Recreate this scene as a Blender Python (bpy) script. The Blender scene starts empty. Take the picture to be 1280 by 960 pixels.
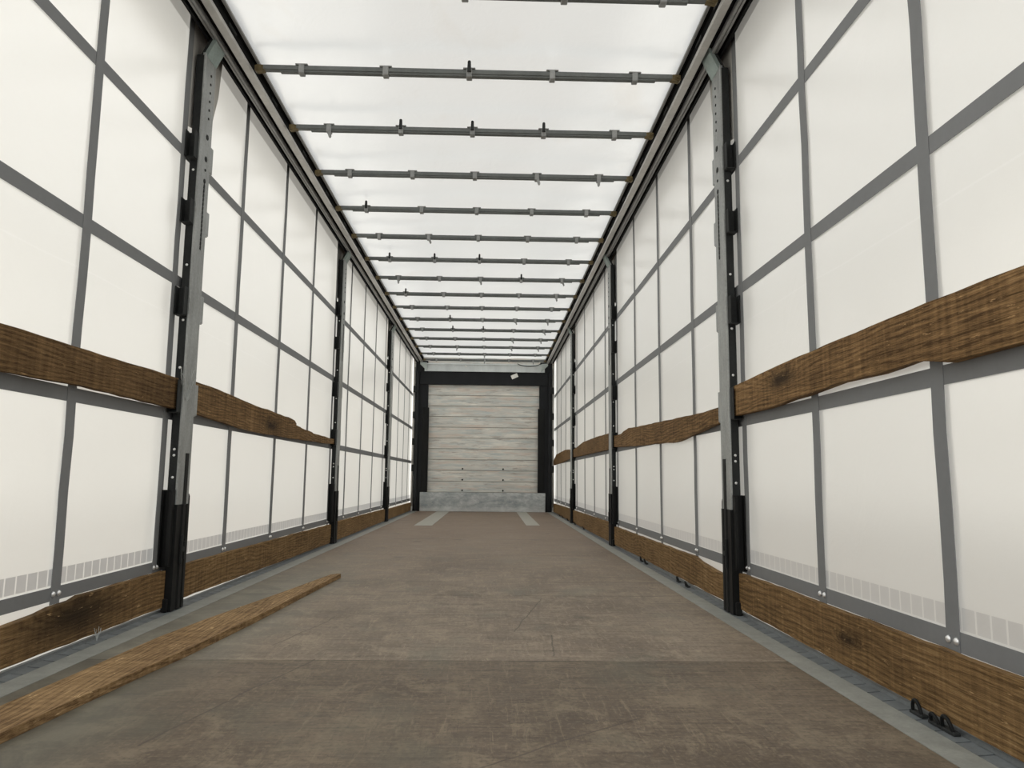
import bpy, bmesh, math, random
from mathutils import Vector, Matrix

# ------------------------------------------------------------------ camera, sky, sun, exposure
SC = bpy.context.scene
COL = SC.collection
F_PX, YAW, PITCH, ROLL = 926.45, 0.0265, 0.1263, 0.0102
CAM_X, CAM_H = 0.1534, 0.597

cam_d = bpy.data.cameras.new('camera')
cam_d.sensor_width = 36.0
cam_d.lens = F_PX / 1280.0 * 36.0
cam_d.clip_start = 0.02
cam_d.clip_end = 200
cam = bpy.data.objects.new('camera', cam_d)
COL.objects.link(cam)
cy, sy = math.cos(YAW), math.sin(YAW)
fw = Vector((sy * math.cos(PITCH), cy * math.cos(PITCH), math.sin(PITCH)))
r0 = Vector((cy, -sy, 0.0))
u0 = r0.cross(fw)
rt = r0 * math.cos(ROLL) + u0 * math.sin(ROLL)
up = -r0 * math.sin(ROLL) + u0 * math.cos(ROLL)
cam.matrix_world = Matrix(((rt.x, up.x, -fw.x, CAM_X), (rt.y, up.y, -fw.y, 0.0),
                           (rt.z, up.z, -fw.z, CAM_H), (0, 0, 0, 1)))
SC.camera = cam

world = bpy.data.worlds.new('overcast_sky')
SC.world = world
world.use_nodes = True
wn = world.node_tree
wn.nodes.clear()
w_out = wn.nodes.new('ShaderNodeOutputWorld')
w_bg = wn.nodes.new('ShaderNodeBackground')
w_tc = wn.nodes.new('ShaderNodeTexCoord')
w_sep = wn.nodes.new('ShaderNodeSeparateXYZ')
w_map = wn.nodes.new('ShaderNodeMapRange')
w_ramp = wn.nodes.new('ShaderNodeValToRGB')
wn.links.new(w_tc.outputs['Generated'], w_sep.inputs[0])
w_map.inputs['From Min'].default_value = -1
w_map.inputs['From Max'].default_value = 1
wn.links.new(w_sep.outputs['Z'], w_map.inputs['Value'])
wn.links.new(w_map.outputs[0], w_ramp.inputs[0])
re_ = w_ramp.color_ramp.elements
re_[0].position = 0.44
re_[0].color = (0.525, 0.487, 0.445, 1)          # bright pavement below the horizon
re_[1].position = 1.0
re_[1].color = (0.985, 0.995, 1.0, 1)
e_ = re_.new(0.52)
e_.color = (0.565, 0.57, 0.55, 1)
w_side = wn.nodes.new('ShaderNodeMapRange')
w_side.inputs['From Min'].default_value = -1
w_side.inputs['From Max'].default_value = 1
w_side.inputs['To Min'].default_value = 1.13
w_side.inputs['To Max'].default_value = 0.66
wn.links.new(w_sep.outputs['X'], w_side.inputs['Value'])
w_mul = wn.nodes.new('ShaderNodeVectorMath')
w_mul.operation = 'SCALE'
wn.links.new(w_ramp.outputs[0], w_mul.inputs[0])
wn.links.new(w_side.outputs[0], w_mul.inputs['Scale'])
wn.links.new(w_mul.outputs[0], w_bg.inputs[0])
w_bg.inputs[1].default_value = 2.95
wn.links.new(w_bg.outputs[0], w_out.inputs[0])

sun_d = bpy.data.lights.new('sun', 'SUN')
sun_d.energy = 1.0
sun_d.angle = math.radians(25)
sun_d.color = (1.0, 0.97, 0.88)
sun = bpy.data.objects.new('sun', sun_d)
COL.objects.link(sun)
sun.location = (-6, 14, 10)
sun.rotation_euler = Vector((0.82, -0.25, -0.52)).to_track_quat('-Z', 'Y').to_euler()

vs = SC.view_settings
SC.display_settings.display_device = 'sRGB'
vs.view_transform = 'Standard'
vs.look = 'None'
vs.gamma = 1.0
vs.use_curve_mapping = False
vs.exposure = 0.0
SC.cycles.max_bounces = 10
SC.cycles.diffuse_bounces = 7
SC.cycles.transmission_bounces = 8
SC.cycles.use_denoising = True

RND = random.Random(7)

# ------------------------------------------------------------------ materials
class NT:
    def __init__(s, name):
        s.m = bpy.data.materials.new(name)
        s.m.use_nodes = True
        s.t = s.m.node_tree
        s.t.nodes.clear()
        s.out = s.n('ShaderNodeOutputMaterial')

    def n(s, typ, **kw):
        nd = s.t.nodes.new(typ)
        for k, v in kw.items():
            setattr(nd, k, v)
        return nd

    def l(s, a, b):
        s.t.links.new(a, b)

    def val(s, sock, v):
        if hasattr(v, 'is_linked') or isinstance(v, bpy.types.NodeSocket):
            s.l(v, sock)
        else:
            sock.default_value = v

    def math(s, op, a, b=0.0, c=0.0, clamp=False):
        nd = s.n('ShaderNodeMath', operation=op, use_clamp=clamp)
        s.val(nd.inputs[0], a)
        s.val(nd.inputs[1], b)
        s.val(nd.inputs[2], c)
        return nd.outputs[0]

    def noise(s, vec, scale, detail=4.0, rough=0.55, dist=0.0):
        nd = s.n('ShaderNodeTexNoise')
        s.l(vec, nd.inputs['Vector'])
        nd.inputs['Scale'].default_value = scale
        nd.inputs['Detail'].default_value = detail
        nd.inputs['Roughness'].default_value = rough
        nd.inputs['Distortion'].default_value = dist
        return nd.outputs['Fac']

    def mapping(s, vec, scale=(1, 1, 1), loc=(0, 0, 0), rot=(0, 0, 0)):
        nd = s.n('ShaderNodeMapping')
        s.l(vec, nd.inputs['Vector'])
        nd.inputs['Scale'].default_value = scale
        nd.inputs['Location'].default_value = loc
        nd.inputs['Rotation'].default_value = rot
        return nd.outputs[0]

    def ramp(s, fac, stops):
        nd = s.n('ShaderNodeValToRGB')
        s.l(fac, nd.inputs[0])
        el = nd.color_ramp.elements
        while len(el) < len(stops):
            el.new(0.5)
        for e, (p, c) in zip(el, stops):
            e.position = p
            e.color = (c, c, c, 1) if isinstance(c, (int, float)) else (*c, 1)
        return nd.outputs[0]

    def mix(s, fac, a, b, mode='MIX'):
        nd = s.n('ShaderNodeMix', data_type='RGBA', blend_type=mode)
        s.val(nd.inputs[0], fac)
        for sock, v in ((nd.inputs[6], a), (nd.inputs[7], b)):
            if isinstance(v, tuple):
                sock.default_value = (*v, 1) if len(v) == 3 else v
            else:
                s.l(v, sock)
        return nd.outputs[2]

    def band(s, v, lo, hi):
        return s.math('MULTIPLY', s.math('GREATER_THAN', v, lo), s.math('LESS_THAN', v, hi))

    def bump(s, h, strength=0.3, dist=0.01):
        nd = s.n('ShaderNodeBump')
        nd.inputs['Strength'].default_value = strength
        nd.inputs['Distance'].default_value = dist
        s.l(h, nd.inputs['Height'])
        return nd.outputs[0]

    def principled(s, color, rough=0.5, metal=0.0, normal=None, spec=0.5):
        p = s.n('ShaderNodeBsdfPrincipled')
        if isinstance(color, tuple):
            p.inputs['Base Color'].default_value = (*color, 1)
        else:
            s.l(color, p.inputs['Base Color'])
        s.val(p.inputs['Roughness'], rough)
        s.val(p.inputs['Metallic'], metal)
        p.inputs['Specular IOR Level'].default_value = spec
        if normal is not None:
            s.l(normal, p.inputs['Normal'])
        s.l(p.outputs[0], s.out.inputs[0])
        return p


def mat_metal(name, c, rough=0.5, metal=0.6, var=0.25, scale=9.0, spec=.5):
    t = NT(name)
    g = t.n('ShaderNodeTexCoord').outputs['Object']
    oi = t.n('ShaderNodeObjectInfo').outputs['Random']
    vm = t.n('ShaderNodeVectorMath', operation='ADD')
    t.l(g, vm.inputs[0])
    t.l(oi, vm.inputs[1])
    v = vm.outputs[0]
    n1 = t.noise(t.mapping(v, (1, 1, .35)), scale, 6, .65)
    n2 = t.noise(v, scale * 9, 3, .6)
    f = t.math('ADD', t.math('MULTIPLY', n1, .7), t.math('MULTIPLY', n2, .3))
    lo = tuple(x * (1 - var) for x in c)
    hi = tuple(min(1, x * (1 + var)) for x in c)
    col = t.ramp(f, [(.32, lo), (.68, hi)])
    rg = t.math('ADD', rough - .1, t.math('MULTIPLY', n1, .2))
    t.principled(col, rg, metal, t.bump(n2, .08, .002), spec)
    return t.m


def mat_flat(name, c, rough=0.6, metal=0.0, var=0.08):
    return mat_metal(name, c, rough, metal, var, 14)


def mat_tarp(name, side=True, dz=0.0):
    """white PVC truck tarpaulin: reflects and lets daylight through"""
    t = NT(name)
    g = t.n('ShaderNodeTexCoord').outputs['Object']
    sp = t.n('ShaderNodeSeparateXYZ')
    t.l(g, sp.inputs[0])
    X, Y, Z = sp.outputs
    cloud = t.noise(g, .55, 4, .55)
    fine = t.noise(g, 6.5, 5, .6)
    if side:
        col = t.ramp(cloud, [(.3, (.865, .855, .81)), (.7, (.90, .892, .85))])
        smear = t.ramp(t.noise(t.mapping(g, (1, 1.6, .7)), 2.6, 6, .7, .6), [(.66, 0.0), (.8, 1.0)])
        col = t.mix(t.math('MULTIPLY', smear, .16), col, (.62, .56, .48))
        # printed row of small grey rectangles above the bottom belt
        fr = t.math('FRACT', t.math('DIVIDE', t.math('ADD', Y, 10 * .0545 - .0065 - 2.316), .0545))
        cell = t.math('GREATER_THAN', fr, .115)
        tile = t.math('MULTIPLY', cell, t.band(Z, .2275 + dz, .2815 + dz))
        col = t.mix(t.math('MULTIPLY', tile, .80), col, (.36, .365, .37) if dz == 0 else (.60, .595, .58))
        hem = t.band(Z, 2.69, 2.9)
        col = t.mix(t.math('MULTIPLY', hem, .72), col, (.40, .39, .36))
        # fold creases pressed into the sheet
        cz = t.math('ADD', Z, t.math('MULTIPLY', t.noise(t.mapping(g, (0, 1, 0)), .8, 2), .05))
        crease = t.band(cz, 1.335, 1.341)
        col = t.mix(t.math('MULTIPLY', crease, .5), col, (.97, .96, .93))
    else:
        col = t.ramp(cloud, [(.3, (.905, .905, .885)), (.7, (.93, .93, .912))])
        st = t.ramp(t.noise(t.mapping(g, (1.3, .8, 1)), 1.7, 5, .62, .4), [(.62, 0.0), (.78, 1.0)])
        col = t.mix(t.math('MULTIPLY', st, .30), col, (.72, .63, .52))
    wr = t.noise(t.mapping(g, (1, 1, 1), rot=(.3, .4, .5)), 5 if side else 7, 5, .6, 1.2)
    nrm = t.bump(t.math('ADD', wr, t.math('MULTIPLY', fine, .3)), .22, .02)
    d = t.n('ShaderNodeBsdfDiffuse')
    tr = t.n('ShaderNodeBsdfTranslucent')
    t.l(col, d.inputs[0])
    t.l(col, tr.inputs[0])
    t.l(nrm, d.inputs['Normal'])
    t.l(nrm, tr.inputs['Normal'])
    mx = t.n('ShaderNodeMixShader')
    mx.inputs[0].default_value = .52 if side else .60
    t.l(d.outputs[0], mx.inputs[1])
    t.l(tr.outputs[0], mx.inputs[2])
    gl = t.n('ShaderNodeBsdfGlossy')
    gl.inputs['Roughness'].default_value = .28
    fz = t.n('ShaderNodeFresnel')
    fz.inputs[0].default_value = 1.25
    m2 = t.n('ShaderNodeMixShader')
    t.l(t.math('MULTIPLY', fz.outputs[0], .55), m2.inputs[0])
    t.l(mx.outputs[0], m2.inputs[1])
    t.l(gl.outputs[0], m2.inputs[2])
    t.l(m2.outputs[0], t.out.inputs[0])
    return t.m


def mat_wood(name, dark, mid, light, top=False):
    t = NT(name)
    g = t.n('ShaderNodeTexCoord').outputs['Object']
    oi = t.n('ShaderNodeObjectInfo').outputs['Random']
    off = t.n('ShaderNodeCombineXYZ')
    t.l(t.math('MULTIPLY', oi, 31.0), off.inputs[0])
    t.l(t.math('MULTIPLY', oi, 17.0), off.inputs[1])
    t.l(t.math('MULTIPLY', oi, 23.0), off.inputs[2])
    # knot: distance to a point kept on the board itself
    kn = {}
    for k in ('knot_y', 'knot_z', 'knot_r', 'tone'):
        a = t.n('ShaderNodeAttribute', attribute_type='OBJECT', attribute_name=k)
        kn[k] = a.outputs['Fac']
    sp = t.n('ShaderNodeSeparateXYZ')
    t.l(g, sp.inputs[0])
    X, Y, Z = sp.outputs
    cross = X if top else Z
    dy = t.math('MULTIPLY', t.math('SUBTRACT', Y, kn['knot_y']), .27)
    dz = t.math('SUBTRACT', cross, kn['knot_z'])
    dist = t.math('SQRT', t.math('ADD', t.math('MULTIPLY', dy, dy), t.math('MULTIPLY', dz, dz)))
    wob = t.noise(g, 30, 3)
    dist = t.math('ADD', dist, t.math('MULTIPLY', t.math('SUBTRACT', wob, .5), .025))
    rel = t.math('DIVIDE', dist, t.math('ADD', kn['knot_r'], .0001))
    infl = t.math('POWER', 2.7, t.math('MULTIPLY', t.math('MULTIPLY', rel, rel), -.5))
    vm = t.n('ShaderNodeVectorMath', operation='ADD')
    t.l(g, vm.inputs[0])
    t.l(off.outputs[0], vm.inputs[1])
    v = vm.outputs[0]
    warp = t.noise(t.mapping(v, (3, .7, 3)), 1.5, 3)
    ringc = t.math('ADD', t.math('MULTIPLY', t.math('ADD', cross, t.math('MULTIPLY', X if not top else Z, .6)), 330),
                   t.math('ADD', t.math('MULTIPLY', warp, 52), t.math('MULTIPLY', infl, 24)))
    ring = t.math('POWER', t.math('MULTIPLY_ADD', t.math('SINE', ringc), .5, .5), .55)
    gs = (150, 4.5, 150)
    fib = t.noise(t.mapping(v, gs), 1.6, 6, .7)
    blot = t.noise(t.mapping(v, (4, 1.6, 4)), 1.3, 5, .6)
    saw = t.noise(t.mapping(v, (8, 45, 3)), 1.0, 3, .5)
    fine = t.noise(t.mapping(v, (420, 22, 420)), 1.6, 4, .75)
    f = t.math('ADD', t.math('MULTIPLY', fib, .46), t.math('ADD', t.math('MULTIPLY', ring, .075), t.math('MULTIPLY', blot, .17)))
    f = t.math('ADD', f, t.math('MULTIPLY', fine, .27))
    f = t.math('ADD', f, t.math('MULTIPLY', t.math('SUBTRACT', saw, .5), .16))
    col = t.ramp(f, [(.41, dark), (.54, mid), (.68, light)])
    grime = t.ramp(t.noise(t.mapping(v, (5, 1.1, 5)), 1.0, 6, .7), [(.55, 0.0), (.75, 1.0)])
    col = t.mix(t.math('MULTIPLY', grime, .45), col, tuple(c * .75 for c in dark))
    col = t.mix(t.math('MULTIPLY', infl, .88), col, (.012, .009, .006))
    fl = t.ramp(t.noise(t.mapping(v, (90, 16, 90)), 1.0, 4, .65), [(.64, 0.0), (.70, 1.0)])
    col = t.mix(t.math('MULTIPLY', fl, .55), col, tuple(min(1, c * 1.45) for c in light))
    sc = t.n('ShaderNodeVectorMath', operation='SCALE')
    t.l(col, sc.inputs[0])
    t.l(kn['tone'], sc.inputs['Scale'])
    t.principled(sc.outputs[0], .78, 0.0, t.bump(t.math('ADD', fib, t.math('MULTIPLY', saw, .4)), .5, .003), .1)
    return t.m


def mat_floor():
    t = NT('phenolic_plywood_floor')
    g = t.n('ShaderNodeTexCoord').outputs['Object']
    sp = t.n('ShaderNodeSeparateXYZ')
    t.l(g, sp.inputs[0])
    X, Y, Z = sp.outputs
    big = t.noise(t.mapping(g, (.9, .7, 1)), 1.5, 6, .62, .4)
    grain = t.noise(t.mapping(g, (2.0, 30, 1)), 1.0, 7, .75, .2)
    grain2 = t.noise(t.mapping(g, (5.0, 90, 1)), 1.0, 4, .7)
    mott = t.noise(g, 7, 8, .75, .6)
    scr = t.noise(t.mapping(g, (46, 5, 1), rot=(0, 0, .35)), 1.0, 8, .8, 1.2)
    speck = t.noise(g, 70, 5, .7)
    scr2 = t.noise(t.mapping(g, (50, 5, 1), rot=(0, 0, -.3), loc=(3, 5, 0)), 1.0, 8, .8, .9)
    col = t.ramp(big, [(.34, (.118, .094, .073)), (.5, (.172, .141, .111)), (.66, (.225, .187, .148))])
    col = t.mix(t.math('MULTIPLY', t.ramp(grain, [(.36, 1.0), (.54, 0.0)]), .55), col, (.078, .064, .052))
    col = t.mix(t.math('MULTIPLY', t.ramp(grain2, [(.40, 1.0), (.54, 0.0)]), .28), col, (.070, .058, .047))
    col = t.mix(t.math('MULTIPLY', t.ramp(mott, [(.48, 0.0), (.62, 1.0)]), .6), col, (.285, .250, .198))
    col = t.mix(t.math('MULTIPLY', t.ramp(scr, [(.54, 0.0), (.66, 1.0)]), .5), col, (.33, .285, .215))
    col = t.mix(t.math('MULTIPLY', t.ramp(scr2, [(.55, 0.0), (.68, 1.0)]), .5), col, (.066, .055, .045))
    col = t.mix(t.math('MULTIPLY', t.ramp(speck, [(.54, 0.0), (.64, 1.0)]), .30), col, (.33, .29, .23))
    col = t.mix(t.math('MULTIPLY', t.ramp(speck, [(.36, 1.0), (.46, 0.0)]), .40), col, (.06, .05, .041))
    # greenish grey worn zone along the edge under the loose plank, patches elsewhere
    ed = t.math('ADD', X, t.math('MULTIPLY', t.math('SUBTRACT', big, .5), .5))
    edge = t.ramp(t.math('MULTIPLY_ADD', ed, -1.0, 0.0), [(.60, 0.0), (.86, 1.0)])
    nearm = t.ramp(t.math('MULTIPLY', Y, .1), [(.38, 1.0), (.62, 0.0)])
    gcol = t.mix(t.ramp(mott, [(.4, 0.0), (.6, 1.0)]), (.118, .122, .108), (.195, .200, .175))
    col = t.mix(t.math('MULTIPLY', t.math('MULTIPLY', edge, nearm), .75), col, gcol)
    pat = t.ramp(t.noise(t.mapping(g, (1.3, 1.0, 1), loc=(3, 1, 0)), 1.9, 5, .65), [(.54, 0.0), (.66, 1.0)])
    col = t.mix(t.math('MULTIPLY', pat, .38), col, (.125, .130, .110))
    # duller first panel; redder far panels
    old = t.math('LESS_THAN', Y, 2.534)
    col = t.mix(old, col, (.70, .68, .65), 'MULTIPLY')
    far = t.ramp(t.math('MULTIPLY', Y, .1), [(.40, 0.0), (.85, 1.0)])
    col = t.mix(t.math('MULTIPLY', far, .6), col, (.185, .140, .112))
    # joints between panels
    wv = t.math('MULTIPLY', t.math('SUBTRACT', t.noise(t.mapping(g, (1, 0, 0)), 3, 4), .5), .03)
    yj = t.math('ADD', Y, wv)
    seams = None
    for y0, w in ((2.534, .003), (3.90, .005), (4.39, .004), (5.9, .006), (7.4, .007), (8.9, .008), (10.4, .009), (11.9, .01)):
        b = t.band(yj if y0 > 3 else Y, y0 - w, y0 + w)
        seams = b if seams is None else t.math('MAXIMUM', seams, b)
    brk = t.ramp(t.noise(t.mapping(g, (1, .3, 1)), 4, 3), [(.38, 0.0), (.52, 1.0)])
    col = t.mix(t.math('MULTIPLY', t.math('MULTIPLY', seams, brk), .75), col, (.035, .028, .022))
    # long scratches from dragged pallets
    sc_ = None
    for x0, y0, x1, y1, w in ((-.62, 1.75, -.42, 2.55, .0035), (-.62, 2.75, -.50, 3.3, .003), (.36, 2.6, .40, 2.95, .003), (-.2, 3.1, .3, 3.35, .003), (.25, 3.0, .42, 3.8, .003), (.1, 1.6, .55, 1.95, .003)):
        L = math.hypot(x1 - x0, y1 - y0)
        ux, uy = (x1 - x0) / L, (y1 - y0) / L
        bend = t.math('MULTIPLY', t.math('SUBTRACT', big, .5), .12)
        dd = t.math('ADD', t.math('ADD', t.math('MULTIPLY', X, -uy), t.math('MULTIPLY', Y, ux)), bend)
        c0 = -uy * x0 + ux * y0
        al = t.math('ADD', t.math('MULTIPLY', X, ux), t.math('MULTIPLY', Y, uy))
        a0 = ux * x0 + uy * y0
        b = t.math('MULTIPLY', t.band(dd, c0 - w, c0 + w), t.band(al, a0, a0 + L))
        sc_ = b if sc_ is None else t.math('MAXIMUM', sc_, b)
    col = t.mix(t.math('MULTIPLY', sc_, .55), col, (.05, .042, .036))
    spots = t.ramp(t.noise(g, 4.3, 2, .4), [(.66, 0.0), (.74, 1.0)])
    col = t.mix(t.math('MULTIPLY', spots, .4), col, (.06, .052, .045))
    col = t.mix(1.0, col, (.97, .92, .86), 'MULTIPLY')
    h = t.math('ADD', t.math('MULTIPLY', grain, .5), t.math('MULTIPLY', mott, .5))
    rg = t.math('MULTIPLY_ADD', mott, .4, .36)
    t.principled(col, rg, 0.0, t.bump(h, .3, .003), .2)
    return t.m


def mat_bulkhead():
    t = NT('worn_painted_planks')
    g = t.n('ShaderNodeTexCoord').outputs['Object']
    sp = t.n('ShaderNodeSeparateXYZ')
    t.l(g, sp.inputs[0])
    X, Y, Z = sp.outputs
    pl = t.math('FLOOR', t.math('DIVIDE', t.math('SUBTRACT', Z, .335), .1935))
    cmb = t.n('ShaderNodeCombineXYZ')
    t.l(X, cmb.inputs[0])
    t.l(t.math('MULTIPLY', pl, 7.3), cmb.inputs[1])
    t.l(Z, cmb.inputs[2])
    v = cmb.outputs[0]
    a = t.noise(t.mapping(v, (1.1, 1, 7)), 1.6, 6, .66, .4)
    b = t.noise(t.mapping(v, (1.3, 1, 14), loc=(5, 2, 1)), 1.8, 5, .7)
    c = t.noise(t.mapping(v, (3, 1, 30), loc=(1, 7, 3)), 1.0, 5, .7)
    col = t.ramp(a, [(.34, (.47, .47, .44)), (.52, (.60, .59, .55)), (.68, (.72, .70, .64))])
    col = t.mix(t.math('MULTIPLY', t.ramp(b, [(.50, 0.0), (.62, 1.0)]), .6), col, (.40, .47, .485))
    bb = t.noise(t.mapping(v, (1.0, 1, 11), loc=(9, 4, 6)), 1.5, 5, .7)
    col = t.mix(t.math('MULTIPLY', t.ramp(bb, [(.52, 0.0), (.64, 1.0)]), .6), col, (.62, .49, .41))
    col = t.mix(t.math('MULTIPLY', t.ramp(c, [(.56, 0.0), (.66, 1.0)]), .62), col, (.24, .20, .17))
    gr = t.band(t.math('FRACT', t.math('DIVIDE', t.math('SUBTRACT', Z, .335 - .005), .1935)), 0.0, .052)
    col = t.mix(t.math('MULTIPLY', gr, .6), col, (.20, .17, .14))
    t.principled(col, .6, 0.0, t.bump(c, .15, .003), .3)
    return t.m


def mat_plate(name):
    t = NT(name)
    g = t.n('ShaderNodeTexCoord').outputs['Object']
    a = t.noise(t.mapping(g, (2, 1, 4)), 2.2, 7, .7, .3)
    b = t.noise(g, 22, 4, .7)
    col = t.ramp(a, [(.36, (.27, .30, .31)), (.5, (.38, .405, .41)), (.64, (.56, .58, .575))])
    zz = t.n('ShaderNodeSeparateXYZ')
    t.l(g, zz.inputs[0])
    low = t.math('MULTIPLY', t.ramp(t.math('ADD', zz.outputs[2], t.math('MULTIPLY', b, .12)), [(.10, 1.0), (.16, 0.0)]), .45)
    col = t.mix(low, col, (.66, .67, .66))
    col = t.mix(t.math('MULTIPLY', t.ramp(b, [(.56, 0.0), (.68, 1.0)]), .4), col, (.62, .62, .61))
    t.principled(col, .5, .35, t.bump(b, .12, .002))
    return t.m


M = {
    'tarp': mat_tarp('white_side_tarpaulin', True),
    'tarp2': mat_tarp('white_side_tarpaulin_paler_print', True, .013),
    'roof': mat_tarp('white_roof_tarpaulin', False),
    'strap': mat_metal('grey_webbing', (.164, .169, .174), .65, 0, .07, 5, .25),
    'patch': mat_flat('grey_reinforcement', (.40, .39, .365), .7),
    'galv': mat_metal('galvanised_steel', (.265, .275, .27), .46, .4, .34),
    'galv_blue': mat_metal('fresh_zinc', (.42, .47, .455), .42, .3, .22),
    'zinc_head': mat_metal('weathered_zinc', (.235, .285, .27), .42, .3, .25),
    'beam': mat_metal('pale_zinc_beam', (.60, .635, .635), .45, .1, .12),
    'alu': mat_metal('mill_aluminium', (.47, .46, .44), .42, .45, .18, 5),
    'track': mat_metal('dull_aluminium', (.24, .24, .235), .5, .4, .2),
    'dark': mat_metal('dark_steel', (.020, .0215, .0215), .6, 0, .45, 12, .15),
    'recess': mat_metal('black_rail_inside', (.008, .008, .008), .7, 0, .4, 12, .08),
    'black': mat_metal('black_paint', (.0075, .0078, .0078), .55, 0, .5, 9, .16),
    'blackp': mat_metal('black_coated_steel', (.0125, .0138, .0155), .55, 0, .3, 4, .2),
    'bow': mat_metal('grey_bow_tube', (.098, .106, .102), .5, .15, .25),
    'clip': mat_metal('grey_clip', (.23, .235, .23), .5, .3, .25),
    'brass': mat_metal('yellow_zinc', (.115, .088, .042), .55, .2, .6, 40, .3),
    'bolt': mat_metal('bright_bolt', (.72, .72, .72), .3, .6, .1),
    'wood': mat_wood('weathered_board', (.048, .027, .0115), (.158, .094, .041), (.30, .19, .092)),
    'wood2': mat_wood('yellower_board', (.070, .041, .018), (.185, .113, .050), (.34, .225, .112)),
    'woodflat': mat_wood('loose_plank_wood', (.085, .050, .024), (.215, .138, .068), (.42, .30, .165), True),
    'floor': mat_floor(),
    'edge': mat_flat('grey_edge_strip', (.225, .230, .210), .55, .1, .25),
    'kerb': mat_metal('blue_grey_side_rail', (.135, .150, .158), .5, .25, .3),
    'bulk': mat_bulkhead(),
    'plate': mat_plate('zinc_kick_plate'),
    'wear': mat_flat('worn_steel_strip', (.30, .29, .255), .5, .15, .15),
    'paper': mat_flat('white_sticker', (.75, .74, .70), .6),
    'plastic': mat_flat('pale_plastic_film', (.36, .38, .37), .4),
}

# ------------------------------------------------------------------ mesh helpers
class MB:
    def __init__(s):
        s.b = bmesh.new()

    def box(s, x0, x1, y0, y1, z0, z1, bev=0.0):
        vs_ = [s.b.verts.new((x, y, z)) for x in (x0, x1) for y in (y0, y1) for z in (z0, z1)]
        fs = [s.b.faces.new([vs_[i] for i in q]) for q in
              ((0, 1, 3, 2), (4, 6, 7, 5), (0, 4, 5, 1), (2, 3, 7, 6), (0, 2, 6, 4), (1, 5, 7, 3))]
        if bev > 0:
            es = list({e for f in fs for e in f.edges})
            bmesh.ops.bevel(s.b, geom=es, offset=bev, segments=1, affect='EDGES')
        return s

    def prism(s, poly, axis, a0, a1):
        """poly: 2-D points in the plane across `axis`, extruded from a0 to a1"""
        def p3(p, a):
            if axis == 'x':
                return (a, p[0], p[1])
            if axis == 'y':
                return (p[0], a, p[1])
            return (p[0], p[1], a)
        A = [s.b.verts.new(p3(p, a0)) for p in poly]
        B = [s.b.verts.new(p3(p, a1)) for p in poly]
        s.b.faces.new(A)
        s.b.faces.new(B)
        n = len(poly)
        for i in range(n):
            s.b.faces.new((A[i], A[(i + 1) % n], B[(i + 1) % n], B[i]))
        return s

    def cyl(s, c, axis, r, h, seg=12, r2=None):
        c = Vector(c)
        mt = {'x': Matrix.Rotation(math.pi / 2, 4, 'Y'), 'y': Matrix.Rotation(-math.pi / 2, 4, 'X'), 'z': Matrix.Identity(4)}[axis]
        bmesh.ops.create_cone(s.b, cap_ends=True, segments=seg, radius1=r, radius2=r if r2 is None else r2, depth=h,
                              matrix=Matrix.Translation(c) @ mt)
        return s

    def dome(s, c, axis, r, h):
        """low rivet head, its round side towards -axis or +axis by the sign of h"""
        rings = []
        ax = {'x': 0, 'y': 1}[axis]
        for k in range(4):
            a = k / 4 * math.pi / 2
            rr, hh = r * math.cos(a), h * math.sin(a)
            ring = []
            for i in range(12):
                t_ = i / 12 * 2 * math.pi
                o = [rr * math.cos(t_), rr * math.sin(t_)]
                o.insert(ax, hh)
                ring.append(s.b.verts.new(Vector(c) + Vector(o)))
            rings.append(ring)
        for k in range(3):
            for i in range(12):
                s.b.faces.new((rings[k][i], rings[k][(i + 1) % 12], rings[k + 1][(i + 1) % 12], rings[k + 1][i]))
        s.b.faces.new(rings[3])
        s.b.faces.new(list(reversed(rings[0])))
        return s

    def tube(s, pts, r, seg=8):
        pts = [Vector(p) for p in pts]
        prev = None
        n = len(pts)
        rings = []
        for i, p in enumerate(pts):
            d = (pts[min(i + 1, n - 1)] - pts[max(i - 1, 0)]).normalized()
            if prev is None:
                a = d.orthogonal().normalized()
            else:
                a = (prev - d * prev.dot(d)).normalized()
            prev = a
            b_ = d.cross(a)
            rings.append([s.b.verts.new(p + (a * math.cos(t_) + b_ * math.sin(t_)) * r)
                          for t_ in [2 * math.pi * k / seg for k in range(seg)]])
        for i in range(n - 1):
            for k in range(seg):
                s.b.faces.new((rings[i][k], rings[i][(k + 1) % seg], rings[i + 1][(k + 1) % seg], rings[i + 1][k]))
        s.b.faces.new(list(reversed(rings[0])))
        s.b.faces.new(rings[-1])
        return s

    def build(s, name, mat, parent=None, origin=(0, 0, 0), smooth=False):
        bmesh.ops.recalc_face_normals(s.b, faces=s.b.faces[:])
        bmesh.ops.translate(s.b, verts=s.b.verts[:], vec=-Vector(origin))
        me = bpy.data.meshes.new(name)
        s.b.to_mesh(me)
        s.b.free()
        me.materials.append(mat)
        if smooth:
            for p in me.polygons:
                p.use_smooth = True
        o = bpy.data.objects.new(name, me)
        COL.objects.link(o)
        if parent is not None:
            o.parent = parent
        else:
            o.location = origin
        return o


def tag(o, label=None, cat=None, group=None, kind=None):
    for k, v in (('label', label), ('category', cat), ('group', group), ('kind', kind)):
        if v:
            o[k] = v
    return o


def empty(name, loc):
    o = bpy.data.objects.new(name, None)
    o.location = loc
    o.empty_display_size = .1
    COL.objects.link(o)
    return o


KIDS = {}


def copy_tree(o, kids, loc):
    """kids: {object: [children]}"""
    c = o.copy()
    COL.objects.link(c)
    c.location = loc
    for ch in kids.get(o, []):
        d = ch.copy()
        COL.objects.link(d)
        d.parent = c
        for g in kids.get(ch, []):
            e = g.copy()
            COL.objects.link(e)
            e.parent = d
    return c


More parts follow.
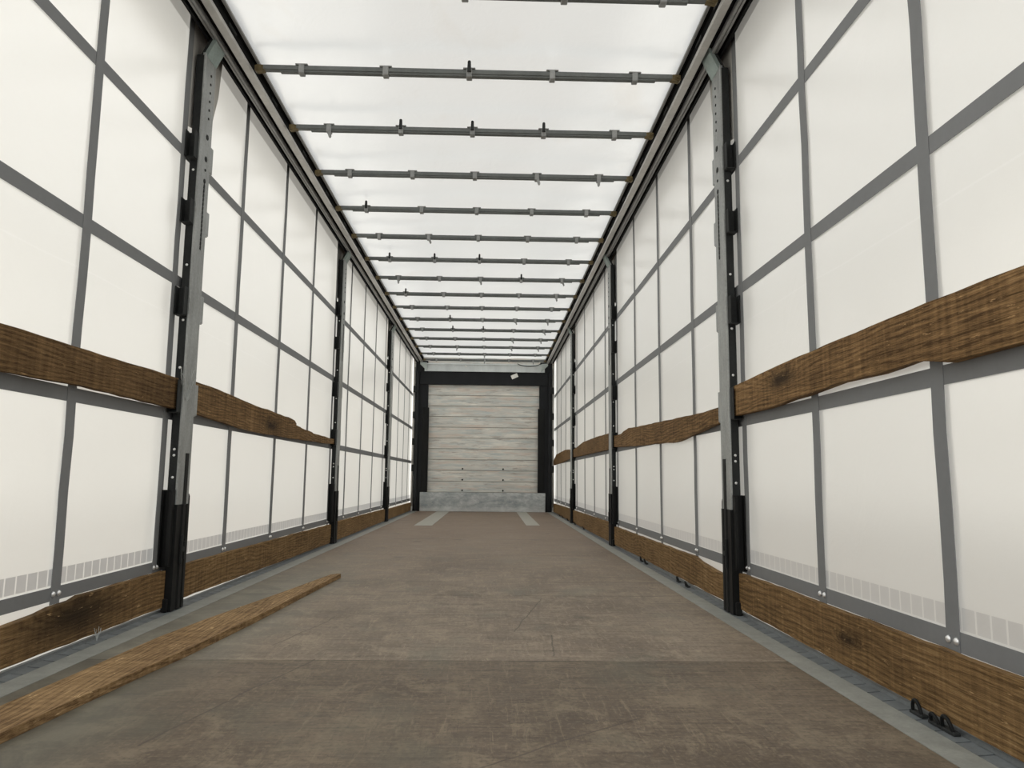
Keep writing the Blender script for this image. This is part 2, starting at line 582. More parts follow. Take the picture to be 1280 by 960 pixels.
def kids_of():
    k = {}
    for o in COL.objects:
        if o.parent is not None:
            k.setdefault(o.parent, []).append(o)
    return k


Y0, Y1 = -0.25, 13.40
SIDE_L, SIDE_R = -1, 1
# how each side is told apart in words: the loose plank lies along one wall only
NEAR_WALL = {-1: 'on the loose plank side', 1: 'on the side opposite the loose plank'}

# ------------------------------------------------------------------ floor
b = MB()
b.box(-1.15, 1.15, Y0, Y1 + .05, -.03, 0)
fl = tag(b.build('floor', M['floor']), 'worn brown plywood floor of the trailer', kind='structure')
for n, s in ((1, -1), (2, 1)):
    b = MB()
    b.box(*sorted((s * 1.15, s * 1.232)), Y0, Y1 + .05, -.03, .0015)
    tag(b.build('trim_%d' % n, M['edge']), 'grey painted steel edge strip along the plywood floor', kind='structure')

# ------------------------------------------------------------------ side tarpaulins (the walls) with their webbing
VSTRAPS = [.33, 1.09, 1.86, 2.585, 3.325, 4.15, 5.0, 5.86, 6.72, 7.43, 8.26, 9.1, 9.95, 10.72, 11.46, 12.23, 12.94, 13.68]
HBELTS = [('top', 2.066, 2.116), ('upper', 1.456, 1.506), ('middle', .843, .893), ('bottom', .1765, .2215)]
for s, nm in ((-1, 'left'), (1, 'right')):
    rnd = random.Random(11 + s)
    b = MB()
    ny, nz = 150, 26
    ph = [rnd.random() * 6 for _ in range(6)]
    grid = []
    for j in range(nz + 1):
        z = .0 + 2.80 * j / nz
        row = []
        for i in range(ny + 1):
            y = Y0 + (13.78 - Y0) * i / ny
            d = .0015 * (1 + math.sin(y * 2.1 + ph[0] + z)) + .0012 * (1 + math.sin(y * 5.3 + z * 3 + ph[1]))
            row.append(b.b.verts.new((s * (1.3005 + d), y, z)))
        grid.append(row)
    for j in range(nz):
        for i in range(ny):
            b.b.faces.new((grid[j][i], grid[j][i + 1], grid[j + 1][i + 1], grid[j + 1][i]))
    w = b.build('wall_' + nm, M['tarp' if s < 0 else 'tarp2'], smooth=True)
    tag(w, 'white translucent side tarpaulin with a grid of grey webbing', kind='structure')
    for k, (nmz, z0, z1) in enumerate(HBELTS):
        if k == 3 and s > 0:
            z0, z1 = .187, .236
        b = MB()
        b.box(*sorted((s * 1.2980, s * 1.2998)), Y0, 13.76, z0, z1)
        b.build('horizontal_belt', M['strap'], w)
    for y in VSTRAPS:
        hw = .027 if y < 3 else .026
        x_in = 1.2960
        # webbing hangs a little unevenly
        b = MB()
        n = 14
        off = [rnd.uniform(-.004, .004) for _ in range(n + 1)]
        L, R_ = [], []
        for i in range(n + 1):
            z = .165 + (2.775 - .165) * i / n
            L.append((y - hw + off[i], z))
            R_.append((y + hw + off[i], z))
        b.prism(L + R_[::-1], 'x', s * x_in, s * (x_in + .0019))
        st = b.build('vertical_strap', M['strap'], w)
        if y > 1:
            b = MB()
            for dy in (-.016, .016):
                b.dome((s * x_in, y + dy, .199 if s < 0 else .212), 'x', .0095, -s * .008)
            b.build('rivet_pair', M['bolt'], st, smooth=True)
    for pc in (3.435, 6.815, 10.185):
        b = MB()
        b.prism([(pc - .09, 2.78), (pc + .29, 2.78), (pc + .26, 2.55), (pc + .20, 2.38), (pc + .12, 2.28), (pc - .11, 2.22)], 'x', s * 1.2982, s * 1.2997)
        b.build('reinforcement_patch', M['patch'], w)

# ------------------------------------------------------------------ roof tarpaulin
b = MB()
nx, ny = 48, 190
rnd = random.Random(5)
ph = [rnd.random() * 6 for _ in range(8)]
rows = []
for j in range(ny + 1):
    y = Y0 + (13.46 - Y0) * j / ny
    row = []
    for i in range(nx + 1):
        x = -1.125 + 2.27 * i / nx
        e = max(0, abs(x) - .7) / .42
        z = 2.768 + .004 * math.sin(y * 9.2 + ph[0]) * math.sin(x * 3 + ph[1]) + .003 * math.sin(x * 11 + y * 3 + ph[2])
        z += .006 * e * math.sin(y * 21 + x * 17 + ph[3]) + .004 * e * math.sin(y * 47 - x * 12 + ph[4])
        row.append(b.b.verts.new((x, y, z)))
    rows.append(row)
for j in range(ny):
    for i in range(nx):
        b.b.faces.new((rows[j][i], rows[j][i + 1], rows[j + 1][i + 1], rows[j + 1][i]))
tag(b.build('ceiling', M['roof'], smooth=True), 'white translucent roof tarpaulin', kind='structure')

# ------------------------------------------------------------------ bulkhead (front wall)
b = MB()
for k in range(10):
    z0 = .335 + k * .1935
    b.box(-1.02, 1.02, Y1, Y1 + .04, z0 + .0035, z0 + .1935 - .0035, .004)
b.box(-1.285, 1.285, Y1 + .012, Y1 + .06, 0, 2.79)
wf = tag(b.build('wall_front', M['bulk']), 'bulkhead of ten pale worn horizontal planks', kind='structure')
b = MB()
for z in (.754, .56, .372):
    for x in (-.364, .364):
        b.dome((x, Y1 + .001, z), 'y', .016, -.010)
b.build('bolt_heads', M['dark'], wf, smooth=True)

b = MB()
b.box(-1.112, 1.122, Y1 - .062, Y1 - .036, 0.0, .335, .004)
kp = tag(b.build('kick_plate', M['plate'], origin=(0, Y1 - .02, 0)), 'scuffed zinc kick plate across the foot of the plank bulkhead', 'kick plate')

for s in (-1, 1):
    t_ = empty('corner_post', (s * 1.1, Y1 - .03, 0))
    tag(t_, 'black steel corner post of the bulkhead ' + ('at the loose plank side' if s < 0 else 'opposite the loose plank side'), 'post', 'black corner posts beside the bulkhead')
    o_ = t_.location.copy()
    b = MB()
    b.box(*sorted((s * 1.022, s * 1.24)), Y1 - .034, Y1 + .011, 0, 2.70, .004)
    b.box(*sorted((s * 1.006, s * 1.06)), Y1 - .036, Y1 - .001, 0, 2.264, .004)
    b.build('post_body', M['blackp'], t_, o_)
    b = MB()
    b.box(*sorted((s * 1.17, s * 1.21)), Y1 - .075, Y1 - .0335, 0, 2.50, .006)
    b.build('post_flange', M['blackp'], t_, o_)
    b = MB()
    b.box(*sorted((s * .982, s * 1.10)), Y1 - .06, Y1 - .034, .337, 1.845, .006)
    b.build('guard_plate', M['black'], t_, o_)
    # latch blocks on the curtain pole behind the post
    b = MB()
    b.cyl((s * 1.262, Y1 - .02, 1.33), 'z', .016, 2.5, 10)
    b.build('curtain_pole', M['alu'], t_, o_, smooth=True)
    for z in (2.17, 1.70, 1.22, .75):
        b = MB()
        b.box(*sorted((s * 1.20, s * 1.275)), Y1 - .05, Y1 - .01, z - .05, z + .07, .006)
        b.build('pole_latch', M['dark'], t_, o_)

t_ = empty('header_panel', (0, Y1 - .02, 2.265))
tag(t_, 'black header panel above the bulkhead planks with a tilted white sticker', 'panel')
o_ = t_.location.copy()
b = MB()
b.box(-1.168, 1.168, Y1 - .05, Y1 - .0345, 2.266, 2.505, .004)
b.box(-1.02, 1.02, Y1 - .035, Y1 - .001, 2.275, 2.505)
b.box(-1.0, 1.0, Y1 - .056, Y1 - .049, 2.268, 2.285, .002)
b.build('panel_sheet', M['blackp'], t_, o_)
b = MB()
c_, s_ = math.cos(.42), math.sin(.42)
pts = []
for dx, dz in ((-.062, -.036), (.062, -.036), (.062, .036), (-.062, .036)):
    pts.append((.552 + dx * c_ - dz * s_, 2.435 + dx * s_ + dz * c_))
b.prism(pts, 'y', Y1 - .0525, Y1 - .0502)
st = b.build('sticker', M['paper'], t_, o_)
st['label'] = 'tilted white sticker'

t_ = empty('header_beam', (0, Y1 - .05, 2.505))
tag(t_, 'zinc header beam under the roof above the black header panel', 'beam')
o_ = t_.location.copy()
b = MB()
b.prism([(Y1 - .075, 2.507), (Y1 - .055, 2.507), (Y1 - .055, 2.62), (Y1 - .012, 2.62), (Y1 - .012, 2.645), (Y1 - .075, 2.645)], 'x', -1.08, 1.10)
b.box(-1.08, 1.10, Y1 - .088, Y1 - .074, 2.628, 2.648, .003)
b.build('beam_channel', M['beam'], t_, o_)
for s in (-1, 1):
    b = MB()
    b.prism([(s * 1.035, 2.507), (s * 1.155, 2.625), (s * 1.155, 2.665), (s * 1.035, 2.655)], 'y', Y1 - .125, Y1 - .09)
    b.build('corner_gusset', M['galv_blue'], t_, o_)
b = MB()
b.dome((-.335, Y1 - .075, 2.6), 'y', .018, -.012)
b.build('white_plug', M['paper'], t_, o_, smooth=True)
b = MB()
pts = [(1.02 - .42 * k / 12, Y1 - .10, 2.66 - .05 * math.sin(k / 12 * math.pi) ** .7) for k in range(13)]
b.tube(pts, .006, 6)
b.build('cable', M['dark'], t_, o_, smooth=True)

# ------------------------------------------------------------------ roof rails
for s in (-1, 1):
    sh = 0 if s < 0 else .021
    t_ = empty('roof_rail', (s * (1.19 + sh), 6.6, 2.67))
    tag(t_, 'long aluminium roof rail above the curtain ' + NEAR_WALL[s], 'rail', 'roof rails carrying the bows')
    o_ = t_.location.copy()

    def X(a, c, q=sh, s=s):
        return sorted((s * (a + q), s * (c + q)))
    b = MB()
    b.box(*X(1.1195, 1.256), Y0, 13.42, 2.706, 2.80)
    b.box(*X(1.236, 1.250), Y0, 13.42, 2.684, 2.707)
    b.box(*X(1.1005, 1.121), Y0, 13.42, 2.742, 2.752)
    b.box(*X(1.25, 1.310), Y0, 13.42, 2.788, 2.80)  # cover strip added to stop sky light leaking in above the curtain
    b.build('rail_body', M['recess'], t_, o_)
    b = MB()
    b.box(*X(1.121, 1.160), Y0, 13.40, 2.680, 2.704, .002)
    b.build('inner_beam', M['alu'], t_, o_)
    b = MB()
    b.box(*X(1.188, 1.2015), Y0, 13.40, 2.676, 2.704, .002)
    b.box(*X(1.2065, 1.220), Y0, 13.40, 2.682, 2.704, .002)
    b.build('curtain_track', M['track'], t_, o_)
    b = MB()
    b.box(*X(1.086, 1.1010), Y0, 13.40, 2.734, 2.746, .002)
    b.build('roof_lip', M['track'], t_, o_)
    for y in [2.3, 3.0] + [3.30 + .688 * k for k in range(15)]:
        b = MB()
        b.box(*X(1.112, 1.1192), y, y + .10, 2.712, 2.727, .002)
        b.build('carriage_block', M['dark'], t_, o_)

# ------------------------------------------------------------------ roof bows
BOW_Y = [3.005, 3.654, 4.31, 4.977, 5.665, 6.336, 7.02, 7.705, 8.39, 9.065, 9.759, 10.46, 11.146, 11.85, 12.55, 13.20]
STATE = ['sssss', 'ssuss', 'duuus', 'sssdd', 'ussss', 'sdsss', 'uuuss', 'dsdud', 'usssd', 'sssss', 'susdd', 'suusd', 'sssdd', 'sdsdd', 'ssdss', 'ssdsd']
ORD = ['first', 'second', 'third', 'fourth', 'fifth', 'sixth', 'seventh', 'eighth', 'ninth', 'tenth', 'eleventh', 'twelfth', 'thirteenth', 'fourteenth', 'fifteenth', 'sixteenth']
BX = .01
BZ = 2.695


def bow_meshes():
    me = {}
    o = (0, 0, 0)

    def grab(b, name, mat, smooth=False):
        ob = b.build(name, mat, smooth=smooth)
        d = ob.data
        bpy.data.objects.remove(ob)
        me[name] = d
    b = MB()
    b.box(-1.07, 1.07, -.0165, .0165, -.010, .019, .004)      # outer telescopic tube
    b.box(-.98, .98, -.0135, .0135, -.020, -.0085, .003)      # inner bar under it
    grab(b, 'tube', M['bow'])
    b = MB()
    b.prism([(-.006, -.013), (.018, -.017), (.036, -.020), (.046, -.012), (.046, .014), (.030, .018), (-.006, .016)], 'y', -.015, .015)
    b.cyl((.030, 0, 0), 'y', .015, .040, 14)
    b.cyl((.030, -.023, 0), 'y', .006, .012, 8)
    grab(b, 'end_bracket', M['brass'])
    b = MB()
    b.box(-.032, .032, -.022, .022, .0185, .0255, .002)
    b.box(-.015, .015, -.0215, -.0135, -.025, .0255, .003)
    b.box(-.015, .015, .0135, .0215, -.025, .0255, .003)
    b.box(-.015, .015, -.0215, .0215, -.0275, -.0205, .003)
    grab(b, 'tarp_clip', M['clip'])
    b = MB()
    b.prism([(-.010, -.026), (.010, -.026), (.009, -.058), (.004, -.066), (-.004, -.066), (-.008, -.058)], 'y', -.022, -.014)
    grab(b, 'tab_down', M['clip'])
    b = MB()
    b.prism([(-.010, .0), (.010, .0), (.0085, .052), (.004, .058), (-.004, .058), (-.0085, .052)], 'y', -.032, -.0222)
    grab(b, 'tab_up', M['dark'])
    return me


BM = bow_meshes()
for k, y in enumerate(BOW_Y):
    t_ = empty('roof_bow', (BX, y, BZ))
    stt = STATE[k]
    nu, nd = stt.count('u'), stt.count('d')
    num = ['no', 'one', 'two', 'three', 'four', 'five']
    desc = []
    if nu:
        desc.append('%s clip tab%s up' % (num[nu], 's' if nu > 1 else ''))
    if nd:
        desc.append('%s tab%s down' % (num[nd], 's' if nd > 1 else ''))
    lab = 'grey roof bow, %s counted from the bulkhead%s' % (ORD[15 - k], (', ' + ' and '.join(desc)) if desc else '')
    tag(t_, lab, 'roof bow', 'roof bows under the tarpaulin')

    def child(name, mesh, parent, loc=(0, 0, 0), sx=1):
        o = bpy.data.objects.new(name, BM[mesh])
        COL.objects.link(o)
        o.parent = parent
        o.location = loc
        if sx < 0:
            o.rotation_euler = (0, 0, math.pi)
        return o
    child('tube', 'tube', t_)
    child('end_bracket', 'end_bracket', t_, (1.065, 0, 0))
    child('end_bracket', 'end_bracket', t_, (-1.065, 0, 0), -1)
    for i, c in enumerate(stt):
        cl = child('tarp_clip', 'tarp_clip', t_, ((i - 2) * .435, 0, 0))
        if c == 'd':
            tb = child('tab', 'tab_down', cl)
            tb.rotation_euler = (0, RND.uniform(-.35, .25), 0)
        elif c == 'u':
            child('tab', 'tab_up', cl)

# ------------------------------------------------------------------ side rails with lashing slots
for s in (-1, 1):
    t_ = empty('lashing_rail', (s * 1.26, 6.6, -.02))
    tag(t_, 'slotted blue grey floor rail under the boards ' + NEAR_WALL[s], 'rail', 'slotted rails along both floor edges')
    o_ = t_.location.copy()
    b = MB()
    b.prism([(s * 1.233, -.03), (s * 1.296, -.03), (s * 1.296, .0118), (s * 1.281, .0118), (s * 1.272, -.004), (s * 1.233, -.012)], 'y', Y0, 13.40)
    b.build('rail_body', M['kerb'], t_, o_)
    b = MB()
    y = Y0
    while y < 13.38:
        b.prism([(s * 1.233, -.014), (s * 1.271, -.004), (s * 1.271, .004), (s * 1.233, .0012)], 'y', y, min(13.39, y + .0745))
        y += .081
    b.build('slotted_strip', M['kerb'], t_, o_)

# ------------------------------------------------------------------ posts
POST_Y = [3.435, 6.815, 10.185]


def make_post(s):
    yc = POST_Y[0]
    t_ = empty('curtain_post', (s * 1.26, yc, 0))
    o_ = t_.location.copy()

    def bx(b, x0, x1, d0, d1, z0, z1, bev=0.0):
        b.box(*sorted((s * x0, s * x1)), yc + d0, yc + d1, z0, z1, bev)
        return b
    # galvanised face profile: a shallow channel with turned edges
    b = MB()
    b.prism([(s * 1.2435, -.066 + yc), (s * 1.2405, -.058 + yc), (s * 1.2405, -.02 + yc), (s * 1.2415, -.016 + yc), (s * 1.2415, .026 + yc), (s * 1.2405, .030 + yc),
             (s * 1.2405, .060 + yc), (s * 1.2435, .068 + yc), (s * 1.262, .068 + yc), (s * 1.262, .064 + yc), (s * 1.2465, .062 + yc), (s * 1.2465, -.060 + yc), (s * 1.255, -.063 + yc), (s * 1.255, -.066 + yc)], 'z', .462, 2.61)
    b.build('face_profile', M['galv'], t_, o_)
    b = MB()
    bx(b, 1.247, 1.286, -.0665, .063, .03, 2.60, .003)
    b.build('post_channel', M['dark'], t_, o_)
    # holes punched in the face: round ones, two wide ones, a long toothed slot
    for zh, rh in [(2.31 + k * .044, .0065) for k in range(6)] + [(2.215, .014), (2.105, .014), (2.05, .007)]:
        MB().cyl((s * 1.2405, yc + .010, zh), 'x', rh, .003, 8 if rh < .01 else 6).build('punched_hole', M['black'], t_, o_)
    b = MB()
    b.cyl((s * 1.2405, yc + .010, 1.995), 'x', .011, .003, 10)
    b.box(*sorted((s * 1.2395, s * 1.2425)), yc + .0085, yc + .0115, 1.66, 1.99)
    z = 1.975
    while z > 1.665:
        b.prism([(yc + .003, z - .016), (yc + .012, z - .020), (yc + .015, z - .010), (yc + .015, z), (yc + .006, z + .001)], 'x', s * 1.239, s * 1.242)
        z -= .0215
    b.build('toothed_slot', M['black'], t_, o_)
    b = MB()
    bx(b, 1.2385, 1.2425, .000, .033, .462, .695)
    b.build('guide_slot', M['black'], t_, o_)
    # cranked head that reaches in to the roof rail
    b = MB()
    b.prism([(s * 1.2395, 2.598), (s * 1.190, 2.702), (s * 1.190, 2.715), (s * 1.202, 2.715), (s * 1.253, 2.612), (s * 1.253, 2.598)], 'y', yc - .055, yc + .060)
    hd = b.build('cranked_head', M['zinc_head'], t_, o_)
    b = MB()
    b.prism([(s * 1.253, 2.60), (s * 1.206, 2.70), (s * 1.232, 2.70), (s * 1.275, 2.61), (s * 1.283, 2.56), (s * 1.253, 2.56)], 'y', yc - .045, yc + .050)
    b.build('roller_carriage', M['dark'], hd, o_)
    bpy.context.view_layer.update()
    # the sub-part sits in the head's space, which has no offset of its own
    # board pockets, one pair per level
    for z0, z1 in ((2.07, 2.20), (1.755, 1.87), (1.32, 1.45), (.875, 1.02)):
        for d in (-1, 1):
            a0, a1 = sorted((d * .064, d * (.108 if d < 0 else .118)))
            b = MB()
            bx(b, 1.250, 1.2545, a0, a1, z0, z1, .001)
            bx(b, 1.2905, 1.2945, a0, a1, z0, z1, .001)
            w0, w1 = sorted((d * .064, d * .070))
            bx(b, 1.2545, 1.2905, w0, w1, z0, z1)
            bx(b, 1.2545, 1.2905, a0, a1, z0 - .004, z0)
            b.build('board_pocket', M['dark'] if d < 0 else M['galv'], t_, o_)
    # black foot with side wings
    b = MB()
    b.prism([(s * 1.236, yc - .068), (s * 1.236, yc - .030), (s * 1.241, yc - .026), (s * 1.241, yc - .008), (s * 1.234, yc - .004), (s * 1.234, yc + .022), (s * 1.241, yc + .026), (s * 1.241, yc + .040),
             (s * 1.236, yc + .044), (s * 1.236, yc + .066), (s * 1.2715, yc + .066), (s * 1.2715, yc - .068)], 'z', .0043, .465)
    ft = b.build('post_foot', M['black'], t_, o_)
    b = MB()
    bx(b, 1.226, 1.2355, -.012, -.002, .20, .33, .002)
    bx(b, 1.226, 1.2355, .018, .026, .22, .30, .002)
    b.cyl((s * 1.232, yc + .006, .265), 'x', .012, .014, 10)
    b.build('lock_lever', M['dark'], ft, o_)
    b = MB()
    bx(b, 1.245, 1.2715, -.092, -.0685, .0043, .06, .004)
    b.build('foot_block', M['black'], t_, o_)
    for d, z0, z1 in ((-1, .196, .53), (1, .235, .51)):
        a = [d * .066, d * .098]
        b = MB()
        b.prism([(yc + a[0], z0), (yc + a[1], z0 + .003), (yc + a[1] * .98, z1 - .012), (yc + a[1] * .88, z1), (yc + a[0], z1)], 'x', s * 1.248, s * 1.262)
        bx(b, 1.262, 1.294, *sorted((a[0], a[0] + d * .006)), z0, z1)
        bx(b, 1.289, 1.295, *sorted(a), z0, z1)
        b.build('guard_wing', M['black'], t_, o_)
    b = MB()
    for z in (2.02, 1.76, 1.56, 1.30, 1.08, .71, .683, .585):
        b.dome((s * 1.266, yc - .0665, z), 'y', .0062, -.004)
    b.build('bolt_heads', M['bolt'], t_, o_, smooth=True)
    return t_


POSTLAB = {
    (-1, 0): 'tall grey curtain post with black foot standing beside the loose plank',
    (-1, 1): 'grey and black curtain post where the splintered broken board ends',
    (-1, 2): 'thin looking dark curtain post next before the bulkhead, loose plank side',
    (1, 0): 'tall grey curtain post between the long knotty board and the wavy board',
    (1, 1): 'dark curtain post between the two wavy middle boards opposite the plank',
    (1, 2): 'dark curtain post next before the bulkhead, opposite the loose plank side',
}
for s in (-1, 1):
    p0 = make_post(s)
    kd = kids_of()
    tag(p0, POSTLAB[(s, 0)], 'post', 'sliding curtain posts')
    for k in (1, 2):
        c = copy_tree(p0, kd, (s * 1.26, POST_Y[k], 0))
        c['label'] = POSTLAB[(s, k)]

# ------------------------------------------------------------------ boards
def board(name, side, top, bot, label, cat, group, mat='wood', knot=None, tone=1.0, rough=.002, x0=1.264, x1=1.289, seed=1):
    """a board standing on edge in the post pockets: outline in (y, z), real thickness across x"""
    rnd = random.Random(seed)

    def dense(pts):
        out = []
        for (a, c), (d, e) in zip(pts[:-1], pts[1:]):
            n = max(1, int(abs(d - a) / .09))
            for i in range(n):
                t_ = i / n
                j = rnd.uniform(-rough, rough) if i else 0
                out.append((a + (d - a) * t_, c + (e - c) * t_ + j))
        out.append(pts[-1])
        return out
    tp, bt = dense(top), dense(bot)
    poly = tp + bt[::-1]
    b = MB()
    b.prism(poly, 'x', side * x0, side * x1)
    es = [e for e in b.b.edges if abs(e.verts[0].co.x - e.verts[1].co.x) < 1e-6 and abs(e.verts[0].co.x - side * x0) < 1e-5]
    bmesh.ops.bevel(b.b, geom=es, offset=.0022, segments=1, affect='EDGES')
    ys = [p[0] for p in poly]
    zs = [p[1] for p in poly]
    o0 = (side * (x0 + x1) / 2, (min(ys) + max(ys)) / 2, min(zs))
    o = b.build(name, M[mat], origin=o0)
    ky, kz, kr = knot if knot else (0, 0, 0)
    o['knot_y'] = float(ky - o0[1]) if knot else 0.0
    o['knot_z'] = float(kz - o0[2]) if knot else 9.0
    o['knot_r'] = float(kr) if knot else .001
    o['tone'] = float(tone)
    tag(o, label, cat, group)
    return o


GM, GB = 'loose boards across the middle of the side walls', 'boards along the bottom of the side walls'
board('side_board', -1, [(Y0, 1.02), (2.13, 1.024), (2.6, 1.026), (3.36, 1.029)], [(Y0, .89), (2.15, .89), (2.62, .899), (3.36, .889)],
      'brown side board crossing the wall above the loose plank, before the tall post', 'board', GM, tone=.84, seed=2, x0=1.262)
board('side_board', -1,
      [(3.51, 1.041), (3.84, 1.037), (4.2, 1.022), (4.37, 1.016), (4.81, 1.009), (5.0, 1.004), (5.29, .998), (5.37, .993), (5.42, .972), (5.40, .960), (5.53, .958), (5.56, .949), (5.89, .941), (5.94, .933), (6.33, .933), (6.5, .927), (6.74, .931)],
      [(3.51, .888), (3.77, .882), (4.07, .869), (4.45, .856), (4.83, .859), (5.34, .859), (5.77, .868), (6.24, .874), (6.74, .885)],
      'splintered brown side board with a dark knot, tapering to a broken point', 'board', GM, knot=(4.80, .915, .026), tone=1.08, seed=3, rough=.003)
board('side_board', 1, [(Y0, 1.045), (1.48, 1.050), (1.83, 1.054), (2.2, 1.049), (2.62, 1.046), (2.93, 1.039), (3.36, 1.027)],
      [(Y0, .89), (1.5, .891), (1.76, .888), (1.89, .914), (2.08, .905), (2.32, .911), (2.6, .898), (2.95, .888), (3.36, .890)],
      'long brown knotty side board opposite the loose plank, up to the tall post', 'board', GM, knot=(2.80, .985, .026), tone=1.22, seed=4, x0=1.262)
board('side_board', 1, [(3.51, .952), (3.86, .950), (4.12, .956), (4.84, .976), (5.73, 1.0), (6.0, 1.011), (6.23, .999), (6.35, .983), (6.64, .985), (6.74, .992)],
      [(3.51, .880), (3.81, .865), (4.13, .843), (4.31, .829), (4.5, .823), (4.85, .834), (5.49, .847), (6.16, .867), (6.74, .888)],
      'wavy brown side board with a sagging belly just beyond the tall post', 'board', GM, tone=1.08, seed=5)
board('side_board', 1, [(6.892, 1.024), (7.13, 1.03), (7.77, 1.04), (9.02, 1.04), (9.53, 1.012), (10.11, .990)],
      [(6.892, .878), (7.14, .877), (8.15, .879), (9.36, .882), (10.11, .889)],
      'brown side board with one upper corner cut slanting, second from the bulkhead', 'board', GM, tone=1.0, seed=6)
board('side_board', 1, [(10.262, .99), (10.75, 1.017), (11.22, 1.03), (12.78, 1.005), (13.1, .949), (13.32, .918)], [(10.262, .88), (10.75, .876), (11.74, .852), (13.32, .833)],
      'short looking brown side board with a chipped end touching the bulkhead post', 'board', GM, tone=1.05, seed=7)

BL = [
    (-1, (Y0, 3.36), [(Y0, .150), (2.30, .150), (2.45, .157), (2.52, .166), (2.64, .168), (2.69, .178), (3.36, .180)], [.033, .033, .024], 'dark stained bottom board beside the loose plank', (2.66, .115, .058), 1.05),
    (-1, (3.51, 6.74), [.184, .182, .177, .171], [.034, .020, .014], 'bottom board running from the tall post with a chipped corner, beyond the plank', None, 1.0),
    (-1, (6.892, 10.11), [.183, .176, .172, .166], [.0135]*3, 'bottom board below the far grey webbing, middle bay on the plank side', None, 1.12),
    (-1, (10.262, 13.355), [.156, .153, .15], [.0135]*3, 'bottom board touching the bulkhead corner on the loose plank side', None, 1.15),
    (1, (Y0, 3.36), [.187, .188, .189, .186], [.018, .023, .032], 'long bottom board with swirling grain beside the dark lashing rings', (2.35, .11, .012), 1.0),
]
for i, (s, (a, c), tops, zb, lab, kn, tn) in enumerate(BL):
    n = len(tops)
    tp = tops if isinstance(tops[0], tuple) else [(a + (c - a) * k / (n - 1), z) for k, z in enumerate(tops)]
    board('bottom_board', s, tp, [(a, zb[0]), ((a + c) / 2, zb[1]), (c, zb[2])], lab, 'board', GB,
          mat='wood2', knot=kn, tone=tn, seed=20 + i)
board('bottom_board', 1, [(3.51, .132), (3.62, .150), (4.0, .168), (4.12, .184), (4.3, .181), (5.3, .178), (6.74, .174)], [(3.51, .030), (5.2, .026), (6.74, .018)],
      'bottom board with a broken off upper corner behind the tall post opposite the plank', 'board', GB, mat='wood2', tone=1.0, seed=31)
board('bottom_board', 1, [(6.892, .194), (8.5, .186), (10.11, .176)], [(6.892, .019), (8.5, .014), (10.11, .0125)],
      'bottom board of the third bay opposite the plank, beside small black rings', 'board', GB, mat='wood2', tone=1.0, seed=32)
board('bottom_board', 1, [(10.262, .178), (12, .168), (13.355, .155)], [(10.262, .0125), (12, .0125), (13.355, .0125)],
      'bottom board touching the bulkhead corner opposite the loose plank', 'board', GB, mat='wood2', tone=1.02, seed=33)

# ------------------------------------------------------------------ loose plank on the floor
Ledge = [(1.0, -1.13), (1.5, -1.10), (1.95, -1.055), (2.31, -1.04), (2.76, -1.02), (3.09, -.985), (3.54, -.92), (3.86, -.868), (4.27, -.815), (4.50, -.787)]
Redge = [(1.0, -.985), (1.5, -.945), (1.76, -.925), (2.03, -.902), (2.35, -.872), (2.58, -.845), (3.15, -.802), (3.55, -.782), (4.05, -.755), (4.53, -.728)]
b = MB()
rnd = random.Random(9)
poly = [(x + rnd.uniform(-.002, .002), y) for y, x in Ledge] + [(-.748, 4.545)] + [(x + rnd.uniform(-.0015, .0015), y) for y, x in Redge[::-1]]
b.prism(poly, 'z', .0006, .024)
es = [e for e in b.b.edges if abs(e.verts[0].co.z - .024) < 1e-5 and abs(e.verts[1].co.z - .024) < 1e-5]
bmesh.ops.bevel(b.b, geom=es, offset=.003, segments=1, affect='EDGES')
pk = b.build('loose_plank', M['woodflat'], origin=(-.9, 2.7, 0.0))
pk['knot_y'], pk['knot_z'], pk['knot_r'], pk['tone'] = 0.0, 9.0, .001, 1.15
tag(pk, 'long weathered wooden plank lying loose on the floor', 'plank')

# ------------------------------------------------------------------ wear strips in the floor
for s, x0, x1 in ((-1, .578, .80), (1, .62, .79)):
    b = MB()
    if s < 0:
        b.box(-.80, -.577, 9.39, 13.33, -.004, .0022, .001)
    else:
        b.box(.608, .782, 9.58, 13.33, -.004, .0022, .001)
    o = b.build('wear_strip', M['wear'], origin=(s * .69, 11.3, 0))
    tag(o, 'pale steel wear strip in the floor before the bulkhead, ' + ('plank side' if s < 0 else 'opposite the plank side'), 'floor strip', 'pale strips in the far floor')

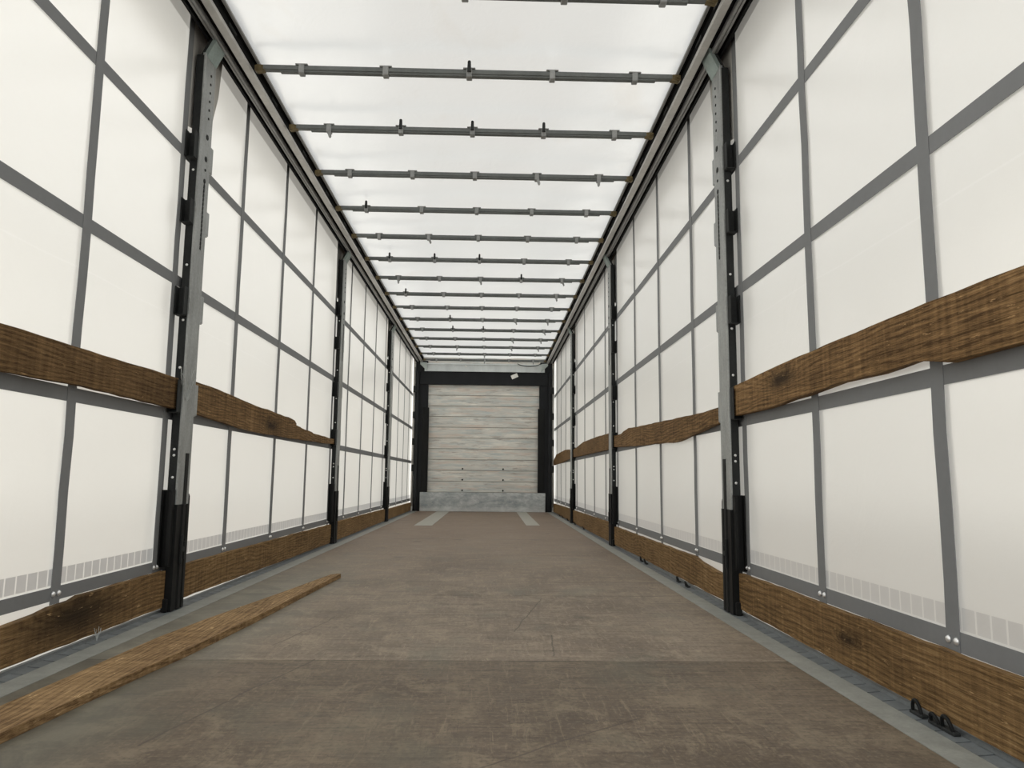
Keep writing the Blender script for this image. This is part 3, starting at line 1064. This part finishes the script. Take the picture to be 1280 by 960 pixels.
# ------------------------------------------------------------------ lashing rings in the rail
RINGS = [(1.965, .85, .024), (1.885, .55, .020), (1.835, .7, .025), (4.22, .4, .022), (4.42, .6, .02), (5.34, .5, .024), (5.50, .7, .022), (8.9, .6, .024), (9.82, .6, .024), (10.73, .5, .024), (11.5, .6, .022), (12.0, .5, .022)]
RL = ['black lashing ring lying open under the long swirly bottom board, farther of the near ones',
      'small black lashing ring, middle of the near three under the long swirly bottom board',
      'black lashing ring standing up under the long swirly bottom board, closer to the open end',
      'small black lashing ring in the rail just beyond the tall post',
      'second small black lashing ring beyond the tall post, opposite the plank',
      'black lashing ring before the dark middle post, first of a touching pair',
      'black lashing ring before the dark middle post, second of a touching pair',
      'tiny lashing ring under the third bay board, fifth from the bulkhead',
      'tiny lashing ring under the third bay board, fourth from the bulkhead',
      'tiny lashing ring under the last bay board, third from the bulkhead',
      'tiny lashing ring under the last bay board, second from the bulkhead',
      'tiny lashing ring under the last bay board, first from the bulkhead']
for (y, tilt, r), lab in zip(RINGS, RL):
    t_ = empty('lashing_ring', (1.262, y, .002))
    tag(t_, lab, 'ring', 'lashing rings in the slotted rail')
    b = MB()
    pts = []
    for k in range(15):
        a = k / 14 * math.pi * 1.0
        px, pz = r * math.cos(a) * .8, r * 1.5 * math.sin(a)
        pts.append((-.006 - pz * math.cos(tilt + .5) * .6, px, pz * math.sin(tilt + .5) + .004))
    b.tube(pts, .0048, 7)
    b.build('ring_loop', M['black'], t_, smooth=True)
    b = MB()
    b.box(-.012, .006, -r * .8 - .010, r * .8 + .010, .0005, .010, .002)
    b.build('ring_base', M['dark'], t_)

# ------------------------------------------------------------------ wisps of plastic film
def wisp(loc, n, size, label, seed):
    rnd = random.Random(seed)
    b = MB()
    for _ in range(n):
        p = Vector((0, 0, 0))
        d = Vector((rnd.uniform(-.15, .15), rnd.uniform(-.5, .5), 1)).normalized()
        pts = [p.copy()]
        for k in range(7):
            d = (d + Vector((rnd.uniform(-.25, .25), rnd.uniform(-.5, .5), rnd.uniform(-.3, .3)))).normalized()
            p = p + d * size / 7
            p.x = max(-.005, min(.005, p.x))
            p.z = max(0.0, p.z)
            pts.append(p.copy())
        b.tube(pts, .0008, 5)
    o = b.build('plastic_wisp', M['plastic'])
    o.location = loc
    tag(o, label, 'plastic scrap')


wisp((-1.252, 2.79, .004), 6, .05, 'wisp of pale plastic film caught under the dark stained bottom board', 3)
wisp((-1.2345, 3.395, .93), 8, .17, 'thin wisp of plastic film hanging on the tall post by the plank', 4)
